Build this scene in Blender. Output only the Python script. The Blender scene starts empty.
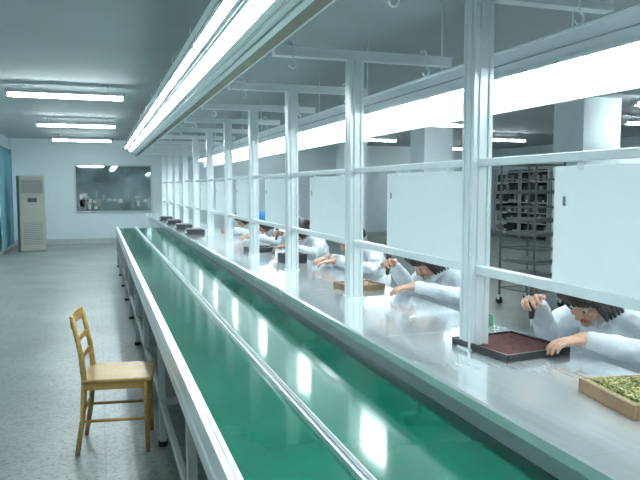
import bpy, bmesh, math, random
from mathutils import Vector, Matrix
random.seed(4)
S=bpy.context.scene
S.view_settings.view_transform='Standard'
COL=S.collection
# ---------------- materials
def mat(name,c,rough=.5,metal=0,var=0,scale=8,bump=0,bscale=60,emit=None,es=0,stretch=None,spec=None):
    m=bpy.data.materials.new(name); m.use_nodes=True
    nt=m.node_tree; b=nt.nodes['Principled BSDF']
    b.inputs['Base Color'].default_value=(*c,1); b.inputs['Roughness'].default_value=rough
    b.inputs['Metallic'].default_value=metal
    if spec is not None: b.inputs['Specular IOR Level'].default_value=spec
    tc=nt.nodes.new('ShaderNodeTexCoord'); src=tc.outputs['Object']
    if stretch:
        mp=nt.nodes.new('ShaderNodeMapping'); mp.inputs['Scale'].default_value=stretch
        nt.links.new(src,mp.inputs[0]); src=mp.outputs[0]
    n=nt.nodes.new('ShaderNodeTexNoise'); n.inputs['Scale'].default_value=scale; n.inputs['Detail'].default_value=5
    nt.links.new(src,n.inputs['Vector'])
    r=nt.nodes.new('ShaderNodeValToRGB')
    r.color_ramp.elements[0].position=.3; r.color_ramp.elements[1].position=.7
    lo=[max(0,x*(1-var)) for x in c]; hi=[min(1,x*(1+var)) for x in c]
    r.color_ramp.elements[0].color=(*lo,1); r.color_ramp.elements[1].color=(*hi,1)
    nt.links.new(n.outputs['Fac'],r.inputs[0]); nt.links.new(r.outputs[0],b.inputs['Base Color'])
    if bump:
        n2=nt.nodes.new('ShaderNodeTexNoise'); n2.inputs['Scale'].default_value=bscale
        nt.links.new(src,n2.inputs['Vector'])
        bp=nt.nodes.new('ShaderNodeBump'); bp.inputs['Strength'].default_value=bump; bp.inputs['Distance'].default_value=.01
        nt.links.new(n2.outputs['Fac'],bp.inputs['Height']); nt.links.new(bp.outputs[0],b.inputs['Normal'])
    if emit:
        b.inputs['Emission Color'].default_value=(*emit,1); b.inputs['Emission Strength'].default_value=es
    return m
M={}
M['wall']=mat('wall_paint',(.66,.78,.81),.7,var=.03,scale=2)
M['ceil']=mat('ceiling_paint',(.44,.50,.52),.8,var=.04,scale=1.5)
M['alu']=mat('anodised_aluminium',(.84,.90,.92),.28,.4,var=.04,scale=4)
M['alu_d']=mat('dark_aluminium',(.30,.34,.35),.5,.5)  # darker aluminium for the rail strip, shelf seams and small panel tabs
M['steel']=mat('brushed_steel_sheet',(.78,.84,.86),.13,.65,var=.05,scale=3,stretch=(12,1,1),bump=.03,bscale=4)
M['belt']=mat('green_pvc_belt',(.003,.125,.078),.10,0,var=.10,scale=3,spec=.6)
M['frame']=mat('painted_frame',(.45,.50,.50),.45,.3,var=.05)
M['white_board']=mat('white_board',(.88,.94,.98),.4,0,var=.01)
M['refl']=mat('white_reflector',(.80,.86,.88),.3,.2)
M['panelm']=mat('trough_sheet_metal',(.86,.92,.95),.3,.1)
M['greyr']=mat('grey_inner_sheet',(.40,.45,.47),.4,.3)
M['olive']=mat('olive_metal_edge',(.14,.13,.08),.35,.5,var=.1)
M['tube']=mat('fluorescent_tube',(1,1,1),.4,emit=(.87,.98,1),es=56)
M['tube2']=mat('fluorescent_tube_ceiling',(1,1,1),.4,emit=(.90,.99,1),es=60)
M['wood']=mat('varnished_yellow_wood',(.42,.26,.075),.4,0,var=.15,scale=10,stretch=(1,1,8))
M['dark']=mat('dark_plastic',(.015,.017,.02),.4)
M['black']=mat('black_rubber',(.01,.01,.01),.7)
M['coat']=mat('white_cotton_coat',(.82,.87,.92),.8,0,var=.03,scale=6,bump=.8,bscale=14)
M['skin']=mat('skin',(.58,.34,.24),.5,0,var=.05)
M['hair']=mat('black_hair',(.014,.010,.009),.42,0,var=.4,scale=30,stretch=(1,8,1),bump=.4,bscale=60)
M['lip']=mat('lips',(.45,.12,.10),.5)
M['pants']=mat('dark_trousers',(.03,.035,.06),.8)
M['redbrown']=mat('red_brown_parts',(.06,.018,.016),.85,0,var=.7,scale=70,bump=.9,bscale=120,spec=.15)
M['gold']=mat('green_gold_components',(.17,.17,.045),.5,.2,var=.8,scale=90,bump=1,bscale=130)
M['gold2']=mat('brass_components',(.33,.28,.11),.4,.4,var=.4,scale=90)
M['olivep']=mat('olive_components',(.08,.13,.03),.5,0,var=.4,scale=90)
M['brown']=mat('brown_tray',(.20,.12,.06),.6,var=.2)
M['blue']=mat('blue_cloth',(.02,.22,.50),.7,var=.1)
M['curtain']=mat('teal_curtain',(.12,.30,.36),.8,var=.1,scale=3)
M['ac']=mat('ac_plastic',(.36,.38,.32),.45)
M['acg']=mat('ac_grille',(.20,.22,.22),.5)
M['glass_d']=mat('dark_window_glass',(.22,.29,.30),.03,.7,var=.45,scale=2.5,spec=.9)
M['paper']=mat('paper_notice',(.6,.65,.62),.7,var=.1)
M['green']=mat('green_plastic',(.03,.22,.08),.5)
M['wframe']=mat('window_frame',(.5,.56,.56),.4)
M['daylight']=mat('window_pane',(.4,.5,.55),.2,emit=(.7,.85,1),es=1.0)
# floor
m=mat('floor_terrazzo',(.27,.315,.305),.34,0,var=.22,scale=1.1,bump=.04,bscale=30)
nt=m.node_tree; b=nt.nodes['Principled BSDF']; ramp=[n for n in nt.nodes if n.type=='VALTORGB'][0]
br=nt.nodes.new('ShaderNodeTexBrick'); br.offset=0; br.inputs['Scale'].default_value=1
br.inputs['Brick Width'].default_value=1.2; br.inputs['Row Height'].default_value=1.2; br.inputs['Mortar Size'].default_value=.006
br.inputs['Color1'].default_value=(1,1,1,1);br.inputs['Color2'].default_value=(.94,.94,.94,1);br.inputs['Mortar'].default_value=(.8,.8,.8,1)
tc=[n for n in nt.nodes if n.type=='TEX_COORD'][0]
nt.links.new(tc.outputs['Object'],br.inputs['Vector'])
vo=nt.nodes.new('ShaderNodeTexVoronoi'); vo.inputs['Scale'].default_value=60; nt.links.new(tc.outputs['Object'],vo.inputs['Vector'])
hs=nt.nodes.new('ShaderNodeValToRGB'); hs.color_ramp.elements[0].color=(.66,.66,.66,1); hs.color_ramp.elements[1].color=(1.0,1.0,1.0,1); hs.color_ramp.elements[0].position=.05; hs.color_ramp.elements[1].position=.5
sp=nt.nodes.new('ShaderNodeSeparateColor'); nt.links.new(vo.outputs['Color'],sp.inputs[0]); nt.links.new(sp.outputs[0],hs.inputs[0])
def mul(a,c):
    mx=nt.nodes.new('ShaderNodeMix'); mx.data_type='RGBA'; mx.blend_type='MULTIPLY'; mx.inputs[0].default_value=1
    nt.links.new(a,mx.inputs[6]); nt.links.new(c,mx.inputs[7]); return mx.outputs[2]
nt.links.new(mul(mul(ramp.outputs[0],br.outputs['Color']),hs.outputs[0]),b.inputs['Base Color']); M['floor']=m

# ---------------- mesh builder
class MB:
    def __init__(s): s.bm=bmesh.new(); s.mats=[]
    def mi(s,k):
        if k not in s.mats: s.mats.append(k)
        return s.mats.index(k)
    def _fin(s,vs,k,smooth=False):
        i=s.mi(k); fs=set()
        for v in vs:
            for f in v.link_faces: fs.add(f)
        for f in fs: f.material_index=i; f.smooth=smooth
    def box(s,x0,x1,y0,y1,z0,z1,k,R=None,piv=None):
        vs=[s.bm.verts.new((x,y,z)) for x in (x0,x1) for y in (y0,y1) for z in (z0,z1)]
        for f in ((0,1,3,2),(4,6,7,5),(0,4,5,1),(2,3,7,6),(0,2,6,4),(1,5,7,3)): s.bm.faces.new([vs[i] for i in f])
        if R is not None:
            p=Vector(piv) if piv else Vector(((x0+x1)/2,(y0+y1)/2,(z0+z1)/2))
            for v in vs: v.co=R@(v.co-p)+p
        s._fin(vs,k); return vs
    def ell(s,c,r,k,R=None,u=20,v=14):
        res=bmesh.ops.create_uvsphere(s.bm,u_segments=u,v_segments=v,radius=1)['verts']
        c=Vector(c)
        for w in res:
            p=Vector((w.co.x*r[0],w.co.y*r[1],w.co.z*r[2]))
            if R is not None: p=R@p
            w.co=p+c
        s._fin(res,k,True); return res
    def tube(s,pts,rad,k,seg=12,cap=True,flat=1.0):
        pts=[Vector(p) for p in pts]
        if not hasattr(rad,'__len__'): rad=[rad]*len(pts)
        rings=[]; prevn=None; allv=[]
        P=list(pts); Rr=list(rad)
        if cap=='round':
            d0=(P[0]-P[1]).normalized(); d1=(P[-1]-P[-2]).normalized()
            P=[P[0]+d0*Rr[0]*.95,P[0]+d0*Rr[0]*.6]+P+[P[-1]+d1*Rr[-1]*.6,P[-1]+d1*Rr[-1]*.95]
            Rr=[Rr[0]*.3,Rr[0]*.8]+Rr+[Rr[-1]*.8,Rr[-1]*.3]
        for i,p in enumerate(P):
            a=P[max(0,i-1)]; c=P[min(len(P)-1,i+1)]; t=(c-a).normalized()
            if prevn is None:
                n=t.orthogonal().normalized()
            else:
                n=(prevn-t*prevn.dot(t)); n=n.normalized() if n.length>1e-6 else t.orthogonal().normalized()
            prevn=n; bb=t.cross(n)
            ring=[s.bm.verts.new(p+(n*math.cos(2*math.pi*j/seg)+bb*math.sin(2*math.pi*j/seg))*Rr[i]) for j in range(seg)]
            rings.append(ring); allv+=ring
        for a,c in zip(rings,rings[1:]):
            for j in range(seg): s.bm.faces.new((a[j],a[(j+1)%seg],c[(j+1)%seg],c[j]))
        if cap: s.bm.faces.new(rings[0][::-1]); s.bm.faces.new(rings[-1])
        s._fin(allv,k,True)
        return allv
    def prof(s,poly,axis,a,bb,k,closed=True,smooth=False):
        def P(p,t): return {'y':(p[0],t,p[1]),'z':(p[0],p[1],t),'x':(t,p[0],p[1])}[axis]
        A=[s.bm.verts.new(P(p,a)) for p in poly]; B=[s.bm.verts.new(P(p,bb)) for p in poly]
        n=len(poly)
        for i in range(n if closed else n-1): s.bm.faces.new((A[i],A[(i+1)%n],B[(i+1)%n],B[i]))
        if closed: s.bm.faces.new(A[::-1]); s.bm.faces.new(B)
        s._fin(A+B,k,smooth)
    def strip(s,pl,th,a,bb,k):
        s.prof(list(pl)+[(x,z+th) for x,z in list(pl)[::-1]],'y',a,bb,k)
    def obj(s,name,parent=None,loc=(0,0,0),bevel=0,rot=None,remesh=0,smooth=0,recalc=True,disp=0):
        if recalc: bmesh.ops.recalc_face_normals(s.bm,faces=s.bm.faces[:])
        me=bpy.data.meshes.new(name); s.bm.to_mesh(me); s.bm.free()
        for k in s.mats: me.materials.append(M[k])
        o=bpy.data.objects.new(name,me); COL.objects.link(o); o.location=loc
        if rot: o.rotation_euler=rot
        if parent: o.parent=parent
        if bevel:
            md=o.modifiers.new('b','BEVEL'); md.width=bevel; md.segments=2; md.limit_method='ANGLE'
        if remesh:
            md=o.modifiers.new('r','REMESH'); md.mode='VOXEL'; md.voxel_size=remesh; md.use_smooth_shade=True
        if smooth:
            md=o.modifiers.new('s','SMOOTH'); md.iterations=smooth; md.factor=.5
        if disp:
            t=bpy.data.textures.get('folds') or bpy.data.textures.new('folds','CLOUDS'); t.noise_scale=.07; t.noise_depth=1
            md=o.modifiers.new('d','DISPLACE'); md.texture=t; md.strength=disp; md.mid_level=.5; md.texture_coords='GLOBAL'
        return o
def empty(name,loc=(0,0,0),rot=None):
    o=bpy.data.objects.new(name,None); COL.objects.link(o); o.location=loc; o.empty_display_size=.1
    if rot: o.rotation_euler=rot
    return o
def simple(name,args,k,**kw):
    b=MB(); b.box(*args,k); return b.obj(name,**kw)

# ---------------- room
XL,XR,YF,YB,ZC=-2.2,13.0,-3.0,19.3,2.85
simple('floor',(XL,XR,YF,YB,-.1,0),'floor')
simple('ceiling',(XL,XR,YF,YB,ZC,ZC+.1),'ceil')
simple('wall_left',(XL-.1,XL,YF,YB,0,ZC),'wall')
simple('wall_right',(XR,XR+.1,YF,YB,0,ZC),'wall')
simple('wall_back',(XL,XR,YB,YB+.1,0,ZC),'wall')
simple('wall_front',(XL,XR,YF-.1,YF,0,ZC),'wall')
simple('baseboard_back',(XL,XR,YB-.02,YB,0,.14),'frame')
simple('baseboard_left',(XL,XL+.02,YF,YB-.02,0,.14),'frame')
# back window
b=MB(); x0,x1,z0,z1=-.58,1.40,.90,2.14
b.box(x0,x1,YB-.02,YB-.012,z0,z1,'glass_d')
for a in ((x0-.04,x0,z0-.04,z1+.04),(x1,x1+.04,z0-.04,z1+.04),(x0,x1,z0-.04,z0),(x0,x1,z1,z1+.04)):
    b.box(a[0],a[1],YB-.05,YB,a[2],a[3],'wframe')
for i in range(26):
    px=random.uniform(x0+.05,x1-.2); pz=random.uniform(z0+.02,z0+.40)
    b.box(px,px+random.uniform(.04,.16),YB-.026,YB-.021,pz,pz+random.uniform(.03,.24),random.choice(['paper','frame','acg','dark']))
b.obj('window_1')
# left wall window with curtain
b=MB()
n=46; ys=[16.4+i*(2.2/n) for i in range(n+1)]
poly=[(XL+.09+.03*math.sin(i*1.3),y) for i,y in enumerate(ys)]
b.prof(poly,'z',.12,2.5,'curtain',closed=False,smooth=True)
b.tube([(XL+.09,16.3,2.52),(XL+.09,18.7,2.52)],.015,'alu')
b.obj('window_curtain')
b=MB(); b.box(XL,XL+.03,16.4,18.6,.9,2.4,'daylight'); b.box(XL,XL+.05,17.46,17.52,.9,2.4,'wframe'); b.obj('window_2')
# right wall windows
for i,y in enumerate((5.0,9.0,13.2)):
    b=MB(); b.box(XR-.03,XR-.001,y,y+2.2,1.3,2.5,'daylight')
    for yy in (y-.04,y+1.08,y+2.2): b.box(XR-.06,XR-.001,yy,yy+.05,1.26,2.54,'wframe')
    b.box(XR-.06,XR-.001,y,y+2.2,1.26,1.3,'wframe'); b.box(XR-.06,XR-.001,y,y+2.2,2.5,2.54,'wframe')
    b.obj('window_%d'%(i+3))
    b=MB(); poly=[(XR-.12+.025*math.sin(j*1.4),y+2.1+j*.04) for j in range(25)]
    b.prof(poly,'z',1.0,2.6,'curtain',closed=False,smooth=True); b.tube([(XR-.12,y+1,2.62),(XR-.12,y+3.2,2.62)],.012,'alu')
    b.obj('window_curtain.%03d'%(i+1))
# columns
for i,(x,y) in enumerate(((6.95,8.2),(6.75,12.7),(6.6,17.0),(7,3.2))):
    b=MB(); b.box(x-.33,x+.33,y-.33,y+.33,0,ZC,'wall'); b.box(x-.345,x+.345,y-.345,y+.345,0,.12,'frame')
    b.obj('concrete_column' if i==0 else 'concrete_column.%03d'%i)

# ---------------- ceiling lights
def ceil_light(x,y,L=1.4,i=[0]):
    b=MB(); z=2.68
    b.prof([(y-.07,z+.03),(y+.07,z+.03),(y+.04,z+.08),(y-.04,z+.08)],'x',x-L/2,x+L/2,'refl')
    for dy in (-.035,.035): b.tube([(x-L/2+.03,y+dy,z+.005),(x+L/2-.03,y+dy,z+.005)],.016,'tube2',8)
    for dx in (-L/2,L/2-.03): b.box(x+dx,x+dx+.03,y-.06,y+.06,z-.015,z+.04,'refl')
    for dx in (-L*.35,L*.35): b.tube([(x+dx,y,z+.08),(x+dx,y,ZC)],.006,'alu',6)
    b.obj('ceiling_light' if i[0]==0 else 'ceiling_light.%03d'%i[0]); i[0]+=1
for x,y,L in ((-.35,8.97,1.4),(-.35,13.2,1.4),(-.35,17.3,1.4),(-.35,.3,1.4),(7.6,7.3,1.3),(6.1,10.9,1.3),(6.3,14.9,1.3),(9.3,13.9,1.3),(9.8,17.5,1.3),(4.5,17.3,1.3),(9.5,9.5,1.3),(7.0,.5,1.3),(11,5,1.3),(4.2,3.0,1.3)):
    ceil_light(x,y,L)

# ---------------- assembly line
line=empty('assembly_line')
Y0,Y1=-.9,17.2; BY1=13.6; PX=1.45
posts=[2.34+1.35*k for k in range(-2,11)]
b=MB(); b.box(.352,.662,Y0,BY1,.725,.745,'belt'); b.box(.698,1.20,Y0,BY1,.725,.745,'belt')
for x0,x1 in ((.352,.662),(.698,1.20)):
    b.tube([(x0,BY1,.70),(x1,BY1,.70)],.045,'belt',16); b.box(x0,x1,Y0,BY1,.655,.665,'belt')
b.obj('green_belt',line)
b=MB()
b.prof([(.31,.62),(.352,.62),(.352,.775),(.335,.775),(.335,.768),(.328,.768),(.328,.775),(.31,.775),(.31,.72),(.316,.715),(.316,.68),(.31,.675)],'y',Y0,BY1+.06,'alu')
b.box(.662,.698,Y0,BY1+.06,.70,.768,'alu'); b.box(.672,.688,Y0,BY1+.06,.768,.774,'alu_d')
b.box(1.20,1.24,Y0,Y1,.62,.80,'alu')
b.box(1.74,1.78,Y0,Y1,.78,.87,'alu')
b.obj('side_rails',line,bevel=.003)
b=MB()
for y in posts:
    y=y+.3
    if y>Y1-.1: continue
    xs=[(1.21,1.26),(1.73,1.78)]+([(.312,.352)] if y<BY1 else [])
    for xa,xb in xs:
        b.box(xa,xb,y-.025,y+.025,.03,.63 if xa<1.5 else .80,'frame'); b.tube([((xa+xb)/2,y,0),((xa+xb)/2,y,.03)],.03,'black',12)
    xa=.33 if y<BY1 else 1.23
    b.box(xa,1.76,y-.02,y+.02,.25,.29,'frame'); b.box(xa,1.76,y-.02,y+.02,.59,.63,'frame')
b.box(.318,.345,Y0,BY1,.25,.29,'frame')
b.obj('leg_frame',line,bevel=.003)
b=MB()
b.prof([(1.10,.862),(1.10,.893),(1.107,.90),(1.80,.90),(1.80,.865),(1.79,.865),(1.79,.885),(1.12,.885),(1.12,.862)],'y',Y0,Y1,'steel')
y=posts[0]
while y<Y1:
    b.box(1.10,1.80,y+.299,y+.301,.9001,.9006,'alu_d'); y+=1.35
b.obj('steel_shelf',line)
b=MB()
for y in posts: b.box(1.13,1.78,y-.02,y+.02,.84,.885,'alu'); b.box(1.205,1.235,y-.02,y+.02,.80,.84,'alu')
b.obj('shelf_brackets',line)
def slotprof(cx,cy,w,sl=.012,dp=.012):
    h=w/2; q=w/4
    side=[(-h,-h)]
    for c in (-q,q): side+=[(c-sl/2,-h),(c-sl/2,-h+dp),(c+sl/2,-h+dp),(c+sl/2,-h)]
    out=[]
    for a in range(4):
        ca,sa=[(1,0),(0,1),(-1,0),(0,-1)][a]
        out+=[(cx+x*ca-y*sa,cy+x*sa+y*ca) for x,y in side]
    return out
b=MB(); ZT=2.30
for y in posts:
    b.prof(slotprof(PX,y,.085),'z',.90,ZT,'alu')
    b.box(PX-.05,PX+.05,y-.05,y+.05,.90,.906,'alu')
b.obj('upright_posts',line)
b=MB()
for y in posts:
    b.prof([(y-.03,ZT),(y+.03,ZT),(y+.03,ZT+.02),(y+.024,ZT+.02),(y+.024,ZT+.036),(y+.03,ZT+.036),(y+.03,ZT+.056),(y-.03,ZT+.056),(y-.03,ZT+.036),(y-.024,ZT+.036),(y-.024,ZT+.02),(y-.03,ZT+.02)],'x',.955,2.08,'alu')
b.obj('cross_bars',line)
b=MB()
for y in posts:
    for x in (1.06,1.9):
        pts=[(x+.02*math.sin(t),y,ZT+.07+.018*math.cos(t)) for t in [i*.4 for i in range(-3,7)]]
        pts+=[(x+.004,y-.034,ZT+.03),(x,y-.034,ZT-.02)]
        pts+=[(x+.022*math.sin(t)-0.0,y-.034,ZT-.045+.025*math.cos(t)) for t in [i*.45 for i in range(0,11)]]
        b.tube(pts,.0055,'refl',6)
b.obj('s_hooks',line)
b=MB()
b.box(PX-.016,PX+.016,Y0,posts[-1],1.642,1.672,'alu'); b.box(PX-.018,PX+.018,Y0,posts[-1],1.21,1.246,'alu')
b.obj('panel_rails',line,bevel=.003)
b=MB()
for y in posts[:-1]:
    b.box(PX-.006,PX+.006,y+.075,y+.86,1.246,1.628,'white_board')
    for yy in (y+.2,y+.72): b.box(PX-.009,PX+.009,yy,yy+.03,1.615,1.645,'alu')
    b.box(PX-.010,PX-.006,y+.80,y+.812,1.50,1.53,'alu_d')
b.obj('white_panels',line,bevel=.002)

# ---------------- hanging light troughs
def tubes(e,lst):
    b=MB(); y=Y0+.1
    while y<Y1-1.3:
        for (x,z) in lst:
            b.tube([(x,y+.03,z),(x,y+1.27,z)],.013,'tube',8)
            b.box(x-.015,x+.015,y,y+.03,z-.015,z+.03,'refl'); b.box(x-.015,x+.015,y+1.27,y+1.30,z-.015,z+.03,'refl')
        y+=1.35
    b.obj('tubes',e)
def rods(e,x,z):
    b=MB()
    for y in posts: b.tube([(x,y+.5,z),(x,y+.5,ZC)],.005,'alu',6)
    b.obj('hanger_rods',e)
e=empty('hanging_light_trough')
b=MB()
b.strip([(.575,2.50),(.615,2.485)],.004,Y0,Y1,'panelm')
b.strip([(.665,2.465),(.705,2.448)],.004,Y0,Y1,'panelm')
b.strip([(.785,2.405),(.895,2.352)],.004,Y0,Y1,'panelm')
b.prof([(.613,2.485),(.618,2.485),(.622,2.525),(.660,2.515),(.663,2.465),(.668,2.465),(.666,2.522),(.618,2.532)],'y',Y0,Y1,'refl')
b.prof([(.703,2.448),(.709,2.448),(.715,2.50),(.775,2.48),(.781,2.405),(.787,2.405),(.781,2.488),(.712,2.508)],'y',Y0,Y1,'refl')
b.obj('reflector',e)
b=MB()
b.prof([(.565,2.497),(.58,2.490),(.585,2.505),(.57,2.512)],'y',Y0,Y1,'alu')
b.box(.595,.600,Y0,Y1,2.483,2.492,'greyr'); b.box(.683,.689,Y0,Y1,2.445,2.457,'greyr')
b.box(.815,.822,Y0,Y1,2.378,2.388,'greyr'); b.box(.855,.862,Y0,Y1,2.359,2.368,'greyr')
b.prof([(.893,2.352),(.945,2.328),(.948,2.336),(.896,2.36)],'y',Y0,Y1,'olive')
b.box(.940,.952,Y0,Y1,2.328,2.38,'alu')
y=Y0
while y<Y1:
    b.box(.60,.89,y,y+.03,2.53,2.54,'frame'); b.prof([(.705,2.44),(.785,2.40),(.785,2.404),(.705,2.444)],'y',y,y+.012,'alu'); y+=1.35
b.obj('edge_profile',e)
tubes(e,[(.745,2.458),(.641,2.497)]); rods(e,.74,2.50)
e=empty('hanging_light_trough.001')
b=MB()
b.strip([(2.11,2.29),(2.2,2.33),(2.40,2.29),(2.52,2.16),(2.56,2.06)],.006,Y0,Y1,'refl')
b.prof([(2.095,2.16),(2.101,2.16),(2.113,2.29),(2.107,2.29)],'y',Y0,Y1,'panelm')
b.obj('reflector',e)
b=MB(); b.box(2.085,2.103,Y0,Y1,2.15,2.17,'alu'); b.box(2.098,2.116,Y0,Y1,2.285,2.30,'alu'); b.box(2.555,2.575,Y0,Y1,2.05,2.08,'alu')
b.box(2.093,2.099,Y0,Y1,2.215,2.223,'greyr')
b.obj('edge_profile',e,bevel=.002)
tubes(e,[(2.28,2.26),(2.40,2.22)]); rods(e,2.3,2.31)

# ---------------- people
def hand(b,w,d,n,s,curl=.5,sc=1.0):
    w,d,n,s=[Vector(v) for v in (w,d,n,s)]; d.normalize(); n=(n-d*n.dot(d)).normalized(); s0=d.cross(n); s=s0 if s0.dot(s)>0 else -s0
    R=Matrix((d,s,n)).transposed()
    b.ell(w+d*.045*sc,(.052*sc,.040*sc,.016*sc),'skin',R,14,10)
    b.ell(w+d*.07*sc,(.028*sc,.040*sc,.015*sc),'skin',R,14,10)
    b.tube([w-d*.04,w+d*.02],[.025*sc,.026*sc],'skin',10,'round')
    for off,L,r in ((.029,.070,.0086),(.010,.078,.009),(-.010,.072,.0085),(-.028,.056,.0075)):
        p=w+d*.082*sc+s*off*sc; a=0; pts=[p-d*.02*sc,p]
        for seg,f in ((.45,.7),(.3,1.2),(.25,1.0)):
            a+=curl*f; p=p+(d*math.cos(a)+n*math.sin(a)+s*off*2)*L*seg*sc; pts.append(p)
        b.tube(pts,[r*sc*k for k in (1.1,1.1,1,.92,.75)],'skin',8,'round')
    p=w+d*.025*sc+s*.03*sc
    pts=[w+d*.02*sc+s*.015*sc,p,p+(d*.75+s*.6+n*.3).normalized()*.032*sc]
    pts.append(pts[-1]+(d*.9+s*.1+n*.5).normalized()*.028*sc)
    b.tube(pts,[.013*sc,.0125*sc,.0105*sc,.0085*sc],'skin',8,'round')
    return w+d*.075*sc+n*.026*sc, d, n, s

def person(x,y,i,tilt=-42,roll=0,headz=1.12,raised=None,yaw=0,hairstyle=0,blue=False):
    e=empty('seated_worker' if i==0 else 'seated_worker.%03d'%i,(x,y,0),(0,0,math.radians(yaw)))
    b=MB()
    b.ell((.06,0,.64),(.145,.185,.125),'coat'); b.ell((.03,0,.77),(.125,.16,.15),'coat'); b.ell((-.020,0,.91),(.122,.174,.155),'coat')
    b.tube([(-.05,-.142,1.01),(-.05,0,1.025),(-.05,.142,1.01)],[.061,.074,.061],'coat',16,'round')
    b.tube([(-.05,0,1.0),(-.09,0,1.07)],[.07,.052],'coat',16,'round')
    hands=[]
    for sy in (-1,1):
        if raised==sy:
            el=Vector((-.16,sy*.26,.895)); wr=Vector((-.315,sy*.18,1.055))
        else:
            el=Vector((-.11,sy*.26,.905)); wr=Vector((-.335,sy*.12,.968))
        sh=Vector((-.05,sy*.168,1.005))
        b.tube([sh,sh.lerp(el,.5)+Vector((.005,sy*.025,0)),el,el.lerp(wr,.5),wr],[.068,.064,.056,.050,.043],'coat',14,'round')
        hands.append((sy,el,wr))
        b.tube([(.03,sy*.09,.63),(-.18,sy*.11,.63),(-.35,sy*.12,.60)],[.10,.095,.08],'coat',14,'round')
        b.tube([(-.35,sy*.12,.60),(-.355,sy*.12,.46)],[.085,.095],'coat',14)
    b.obj('white_coat',e,remesh=.010,smooth=4,disp=.026)
    b=MB()
    for sy in (-1,1):
        b.tube([(-.035,sy*.035,1.105),(-.07,sy*.066,1.09),(-.125,sy*.057,1.055),(-.168,sy*.018,.99)],[.012,.016,.018,.012],'coat',10,'round')
    b.obj('coat_collar',e,remesh=.006,smooth=3)
    tool=None
    for sy,el,wr in hands:
        b=MB(); d=(wr-el).normalized()
        if raised==sy:
            tool=hand(b,wr+d*.035,(-.75,-sy*.35,.25),(-.25,-sy*.6,-.6),(-.1,-sy*.3,.9),.75)
        else:
            hand(b,wr+d*.035,(-1,-sy*.35,-.12),(0,0,-1),(0,-sy,0),.35)
        b.obj('hand_l' if sy<0 else 'hand_r',e,remesh=.0035,smooth=2)
    b=MB()
    for sy in (-1,1):
        b.tube([(-.33,sy*.12,.56),(-.355,sy*.12,.50),(-.35,sy*.12,.30),(-.31,sy*.12,.09)],[.075,.068,.058,.045],'pants',14,'round')
    b.obj('trousers',e,remesh=.012,smooth=2)
    b=MB()
    for sy in (-1,1):
        b.ell((-.37,sy*.12,.045),(.125,.045,.042),'dark'); b.box(-.49,-.27,sy*.12-.038,sy*.12+.038,0,.02,'black')
    b.obj('shoes',e)
    c=Vector((-.20,0,headz)); R=Matrix.Rotation(math.radians(roll),3,'X')@Matrix.Rotation(math.radians(tilt),3,'Y')
    b=MB()
    nb=Vector((-.065,0,1.04))
    b.tube([nb,nb.lerp(c,.5)+Vector((.008,0,.012)),c+R@Vector((.03,0,-.03))],[.056,.05,.052],'skin',14,'round')
    vs=b.ell(c,(.096,.077,.112),'skin',None,32,24)
    for v in vs:
        p=v.co-c
        if p.z<0: p.y*=1-.30*(-p.z/.112)**1.5; 
        if p.z<0 and p.x>0: p.x*=1-.25*(-p.z/.112)
        if p.x<0 and abs(p.z-.005)<.02 and .012<abs(p.y)<.05: p.x+=.006
        v.co=c+R@p
    def hp(x,y,z): return c+R@Vector((x,y,z))
    b.tube([hp(-.090,0,.012),hp(-.100,0,-.010),hp(-.108,0,-.026),hp(-.094,0,-.036)],[.008,.010,.013,.009],'skin',10,'round')
    b.ell(hp(-.082,0,-.078),(.018,.024,.016),'skin',R)
    for sy in (-1,1):
        b.ell(hp(.005,sy*.079,-.005),(.017,.009,.030),'skin',R)
        b.tube([hp(-.082,sy*.018,.024),hp(-.080,sy*.042,.024)],.007,'skin',8,'round')
        b.ell(hp(-.074,sy*.040,-.030),(.018,.022,.018),'skin',R)
    b.obj('head',e,remesh=.0045,smooth=3)
    b=MB()
    for sy in (-1,1):
        b.ell(hp(-.084,sy*.031,.004),(.008,.014,.006),'paper',R,12,8); b.ell(hp(-.089,sy*.031,.003),(.005,.006,.0055),'dark',R,10,8)
        b.tube([hp(-.090,sy*.016,.026),hp(-.090,sy*.033,.031),hp(-.082,sy*.048,.026)],[.002,.003,.0015],'hair',6,'round')
    b.ell(hp(-.092,0,-.052),(.007,.022,.004),'lip',R,14,8); b.ell(hp(-.091,0,-.058),(.007,.018,.0045),'lip',R,14,8)
    b.obj('face_features',e)
    # hair: solid cap over the crown and back, fringe and side locks fused by remesh
    b=MB()
    b.ell(hp(.018,0,.018),(.100,.091,.112),'hair',R,32,22)
    b.ell(hp(-.022,0,.062),(.082,.080,.066),'hair',R,24,16)
    for sy in (-1,1):
        for k in range(5):
            b.tube([hp(-.058+.022*k,sy*.062,.078),hp(-.060+.022*k,sy*.084,.03),hp(-.052+.022*k,sy*.086,-.03),hp(-.045+.022*k,sy*.078,-.075-.008*k)],[.014,.015,.013,.007],'hair',8,'round')
    for k in range(9):
        a=(k-4)*.013
        b.tube([hp(-.04,a,.112),hp(-.078,a*1.2,.088),hp(-.096+abs(a)*.25,a*1.45,.058),hp(-.099+abs(a)*.4,a*1.55,.034)],[.012,.012,.010,.006],'hair',8,'round')
    if hairstyle==0:
        b.ell(hp(.115,0,.01),(.025,.03,.03),'hair',R)
        b.tube([hp(.12,0,.0),hp(.145,.0,-.05),hp(.135,.01,-.13),hp(.12,.01,-.19)],[.018,.028,.022,.008],'hair',12,'round')
    else:
        b.ell(hp(.105,0,-.01),(.040,.055,.050),'hair',R)
    b.obj('hair',e,remesh=.004,smooth=2)
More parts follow.
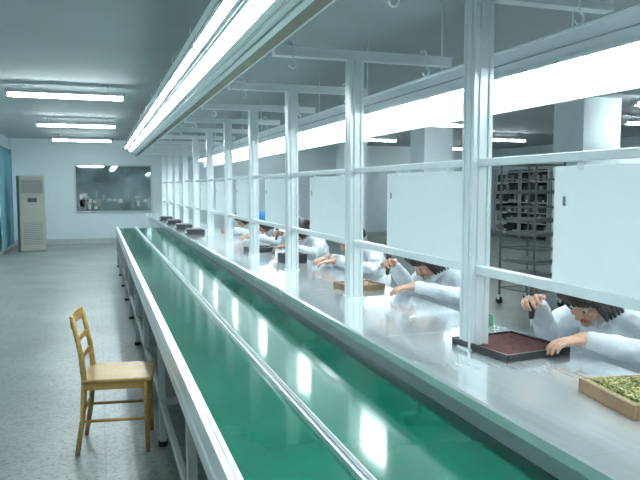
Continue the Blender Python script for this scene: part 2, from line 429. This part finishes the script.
    if blue:
        b=MB(); vs=b.ell(hp(.004,0,.022),(.124,.108,.132),'blue',R,24,16)
        dl=[v for v in vs if (R.inverted()@(v.co-c)).z<.03]; bmesh.ops.delete(b.bm,geom=dl,context='VERTS')
        o=b.obj('blue_cap',e); md=o.modifiers.new('so','SOLIDIFY'); md.thickness=.005
    if tool:
        w,d,n,s=tool; ax=Vector((-.12,-.05,-1)).normalized()
        b=MB()
        b.tube([w-ax*.08,w-ax*.07,w,w+ax*.05],[.011,.016,.017,.012],'dark',12,'round')
        b.tube([w+ax*.05,w+ax*.10],[.004,.0015],'alu',8)
        b.obj('soldering_tool',e)
    s=empty('stool' if i==0 else 'stool.%03d'%i,(x+.06,y,0))
    b=MB(); b.tube([(0,0,.48),(0,0,.508)],.16,'dark',28); b.obj('seat',s,bevel=.006)
    b=MB()
    for a in range(4):
        t=math.pi/4+a*math.pi/2; cx,cy=math.cos(t),math.sin(t)
        b.tube([(cx*.11,cy*.11,.48),(cx*.17,cy*.17,0)],.011,'alu',8)
    b.tube([(.145*math.cos(t*.3),.145*math.sin(t*.3),.2) for t in range(22)],.007,'alu',6)
    b.obj('legs',s)
person(2.10,2.22,0,tilt=-38,raised=1,hairstyle=1,headz=1.115,roll=4,yaw=10)
person(2.10,3.64,1,tilt=-40,raised=1,headz=1.12,yaw=8,hairstyle=1)
person(2.14,5.02,2,tilt=-32,headz=1.14,hairstyle=1,roll=-5)
person(2.12,6.40,3,tilt=-40,headz=1.13,raised=1)
person(2.10,7.80,4,tilt=-36,headz=1.12,hairstyle=1,blue=True)
person(2.10,9.05,5,tilt=-40,headz=1.13)

# ---------------- things on shelf
def tray(name,x,y,lx,ly,h,rot,rim,fill,bits=0,fl=.72):
    e=empty(name,(x,y,.9008),(0,0,rot))
    b=MB(); t=.012
    b.box(-lx/2,lx/2,-ly/2,ly/2,0,.006,rim)
    b.box(-lx/2,-lx/2+t,-ly/2,ly/2,.006,h,rim); b.box(lx/2-t,lx/2,-ly/2,ly/2,.006,h,rim)
    b.box(-lx/2+t,lx/2-t,-ly/2,-ly/2+t,.006,h,rim); b.box(-lx/2+t,lx/2-t,ly/2-t,ly/2,.006,h,rim)
    b.obj('tray_body',e,bevel=.002)
    b=MB(); b.box(-lx/2+t,lx/2-t,-ly/2+t,ly/2-t,.006,h*fl,fill)
    for i in range(bits):
        px=random.uniform(-lx/2+.03,lx/2-.03); py=random.uniform(-ly/2+.03,ly/2-.03); s=random.uniform(.003,.006)
        b.box(px-s,px+s,py-s,py+s,h*(fl-.02),h*fl+s*1.3,random.choice([fill,'gold2','gold2','olivep']) if fill=='gold' else fill,Matrix.Rotation(random.random()*3,3,'Z')@Matrix.Rotation(random.random(),3,'X'))
    b.obj('contents',e)
tray('component_tray',1.575,2.27,.32,.34,.030,.12,'dark','redbrown',0,.7)
tray('component_box',1.575,1.56,.28,.28,.045,-.15,'brown','gold',700,.95)
tray('component_tray',1.60,3.98,.26,.24,.035,.1,'brown','brown',30)
tray('component_tray',1.55,6.6,.26,.24,.05,.1,'dark','dark',10)
tray('component_box',1.60,5.55,.18,.22,.08,.2,'dark','dark')
for k,yy in enumerate((9.3,10.6,12.0,13.4)):
    b=MB(); b.box(-.12,.12,-.15,.15,0,.07,'dark'); b.box(-.10,.10,-.13,.13,.07,.085,'acg'); b.box(-.125,-.12,-.1,.1,.02,.05,'alu'); b.obj('instrument_box' if k==0 else 'instrument_box.%03d'%k,loc=(1.26,yy,.9008),bevel=.005)
b=MB(); b.box(-.04,.04,-.05,.05,0,.05,'green'); b.box(-.034,.034,-.044,.044,.05,.055,'dark'); b.obj('small_green_bin',loc=(1.72,2.72,.9008),bevel=.004)

# ---------------- wooden chair
ch=empty('wooden_chair',(.10,4.12,0),(0,0,math.radians(-8)))
b=MB()
for sy in (-1,1):
    y=sy*.165
    b.tube([(-.235,y,0),(-.20,y,.22),(-.185,y,.44),(-.20,y,.60),(-.245,y,.82)],[.014,.016,.018,.016,.013],'wood',8)
    b.tube([(.165,y*1.05,0),(.16,y,.43)],[.013,.018],'wood',8)
    b.tube([(-.205,y,.20),(.162,y,.20)],.010,'wood',8)
    b.box(-.18,.165,y-.010,y+.010,.385,.43,'wood')
b.tube([(.163,-.17,.24),(.163,.17,.24)],.010,'wood',8)
b.tube([(-.205,-.165,.24),(-.205,.165,.24)],.010,'wood',8)
b.box(.15,.17,-.165,.165,.385,.43,'wood'); b.box(-.195,-.175,-.165,.165,.385,.43,'wood')
b.obj('frame',ch)
b=MB(); b.box(-.20,.20,-.195,.195,.43,.452,'wood'); b.obj('seat',ch,bevel=.008)
b=MB()
def slat(z,h,bow):
    xb=-.20-(z-.60)*.2
    pl=[(xb-bow*(1-(t/4)**2),t/4*.165) for t in range(-4,5)]
    b.prof(pl+[(p[0]-.014,p[1]) for p in pl[::-1]],'z',z-h/2,z+h/2,'wood')
slat(.785,.07,.02); slat(.66,.035,.015); slat(.56,.035,.012)
b.obj('back_slats',ch)

# ---------------- floor air conditioner
ac=empty('floor_air_conditioner',(-1.55,17.3,0),(0,0,math.radians(15)))
b=MB(); b.box(-.29,.29,-.17,.17,.04,1.83,'ac'); b.obj('body',ac,bevel=.02)
b=MB(); b.box(-.28,.28,-.16,.16,0,.05,'acg'); b.box(-.23,.23,-.182,-.168,1.42,1.72,'acg')
for k in range(7): b.box(-.22,.22,-.195,-.180,1.44+k*.04,1.447+k*.04,'ac')
for k in range(12): b.box(-.22,.22,-.178,-.168,.2+k*.045,.215+k*.045,'acg')
b.box(-.1,.1,-.178,-.168,1.2,1.3,'dark')
b.obj('grilles',ac)

# ---------------- wire rack trolley
tr=empty('rack_trolley',(5.36,7.3,0),(0,0,math.radians(10)))
b=MB(); w=.25; dd=.30
for sx in (-1,1):
    for sy in (-1,1): b.tube([(sx*w,sy*dd,.12),(sx*w,sy*dd,1.9)],.014,'acg',8)
for k in range(10):
    z=.22+k*.18
    for sx in (-1,1): b.tube([(sx*w,-dd,z),(sx*w,dd,z)],.008,'acg',6)
    for sy in (-1,1): b.tube([(-w,sy*dd,z),(w,sy*dd,z)],.008,'acg',6)
    for q in range(-3,4): b.tube([(q*.07,-dd,z),(q*.07,dd,z)],.003,'acg',5)
b.obj('wire_frame',tr)
b=MB()
for sx in (-1,1):
    for sy in (-1,1):
        b.tube([(sx*w-.015,sy*dd,.05),(sx*w+.015,sy*dd,.05)],.05,'black',16); b.box(sx*w-.022,sx*w+.022,sy*dd-.02,sy*dd+.02,.06,.125,'alu')
b.obj('casters',tr)
b=MB()
for k in (1,2,4,5,7): b.box(-.2,.2,-.25,.25,.23+k*.18,.26+k*.18,'acg')
b.obj('trays',tr)

# ---------------- storage racks along right wall
def rack(x,y,i):
    e=empty('storage_rack' if i==0 else 'storage_rack.%03d'%i,(x,y,0))
    b=MB()
    for sx in (-.25,.25):
        for sy in (-.65,.65): b.box(sx-.02,sx+.02,sy-.02,sy+.02,0,2.1,'frame')
    for k in range(7): b.box(-.26,.26,-.66,.66,.15+k*.31,.18+k*.31,'frame')
    b.box(.26,.27,-.66,.66,.05,2.1,'dark')
    b.obj('frame',e)
    b=MB()
    for k in range(6):
        yy=-.6
        while yy<.52:
            wd=random.uniform(.09,.16); h=random.uniform(.15,.24)
            b.box(-.22,.2,yy,yy+wd,.181+k*.31,.181+k*.31+h,random.choice(['dark','dark','dark','acg','black']))
            if random.random()<.5: b.box(-.225,-.22,yy+.02,yy+wd-.02,.2+k*.31,.24+k*.31,random.choice(['paper','green','paper']))
            yy+=wd+.015
    b.obj('stored_boxes',e)
i=0
for y in (8.2,9.6,11.0,12.4,13.8,15.2,16.6,18.0): rack(12.5,y,i); i+=1
# ---------------- camera
cd=bpy.data.cameras.new('camera'); cam=bpy.data.objects.new('camera',cd); COL.objects.link(cam)
cam.location=(0,0,1.56); cam.rotation_euler=(math.radians(90-4.59),0,math.radians(-18.5))
cd.sensor_width=36; cd.lens=660*36/640; cd.clip_start=.05
S.camera=cam
w=bpy.data.worlds.new('world'); S.world=w; w.use_nodes=True
w.node_tree.nodes['Background'].inputs[0].default_value=(.5,.6,.65,1); w.node_tree.nodes['Background'].inputs[1].default_value=.3
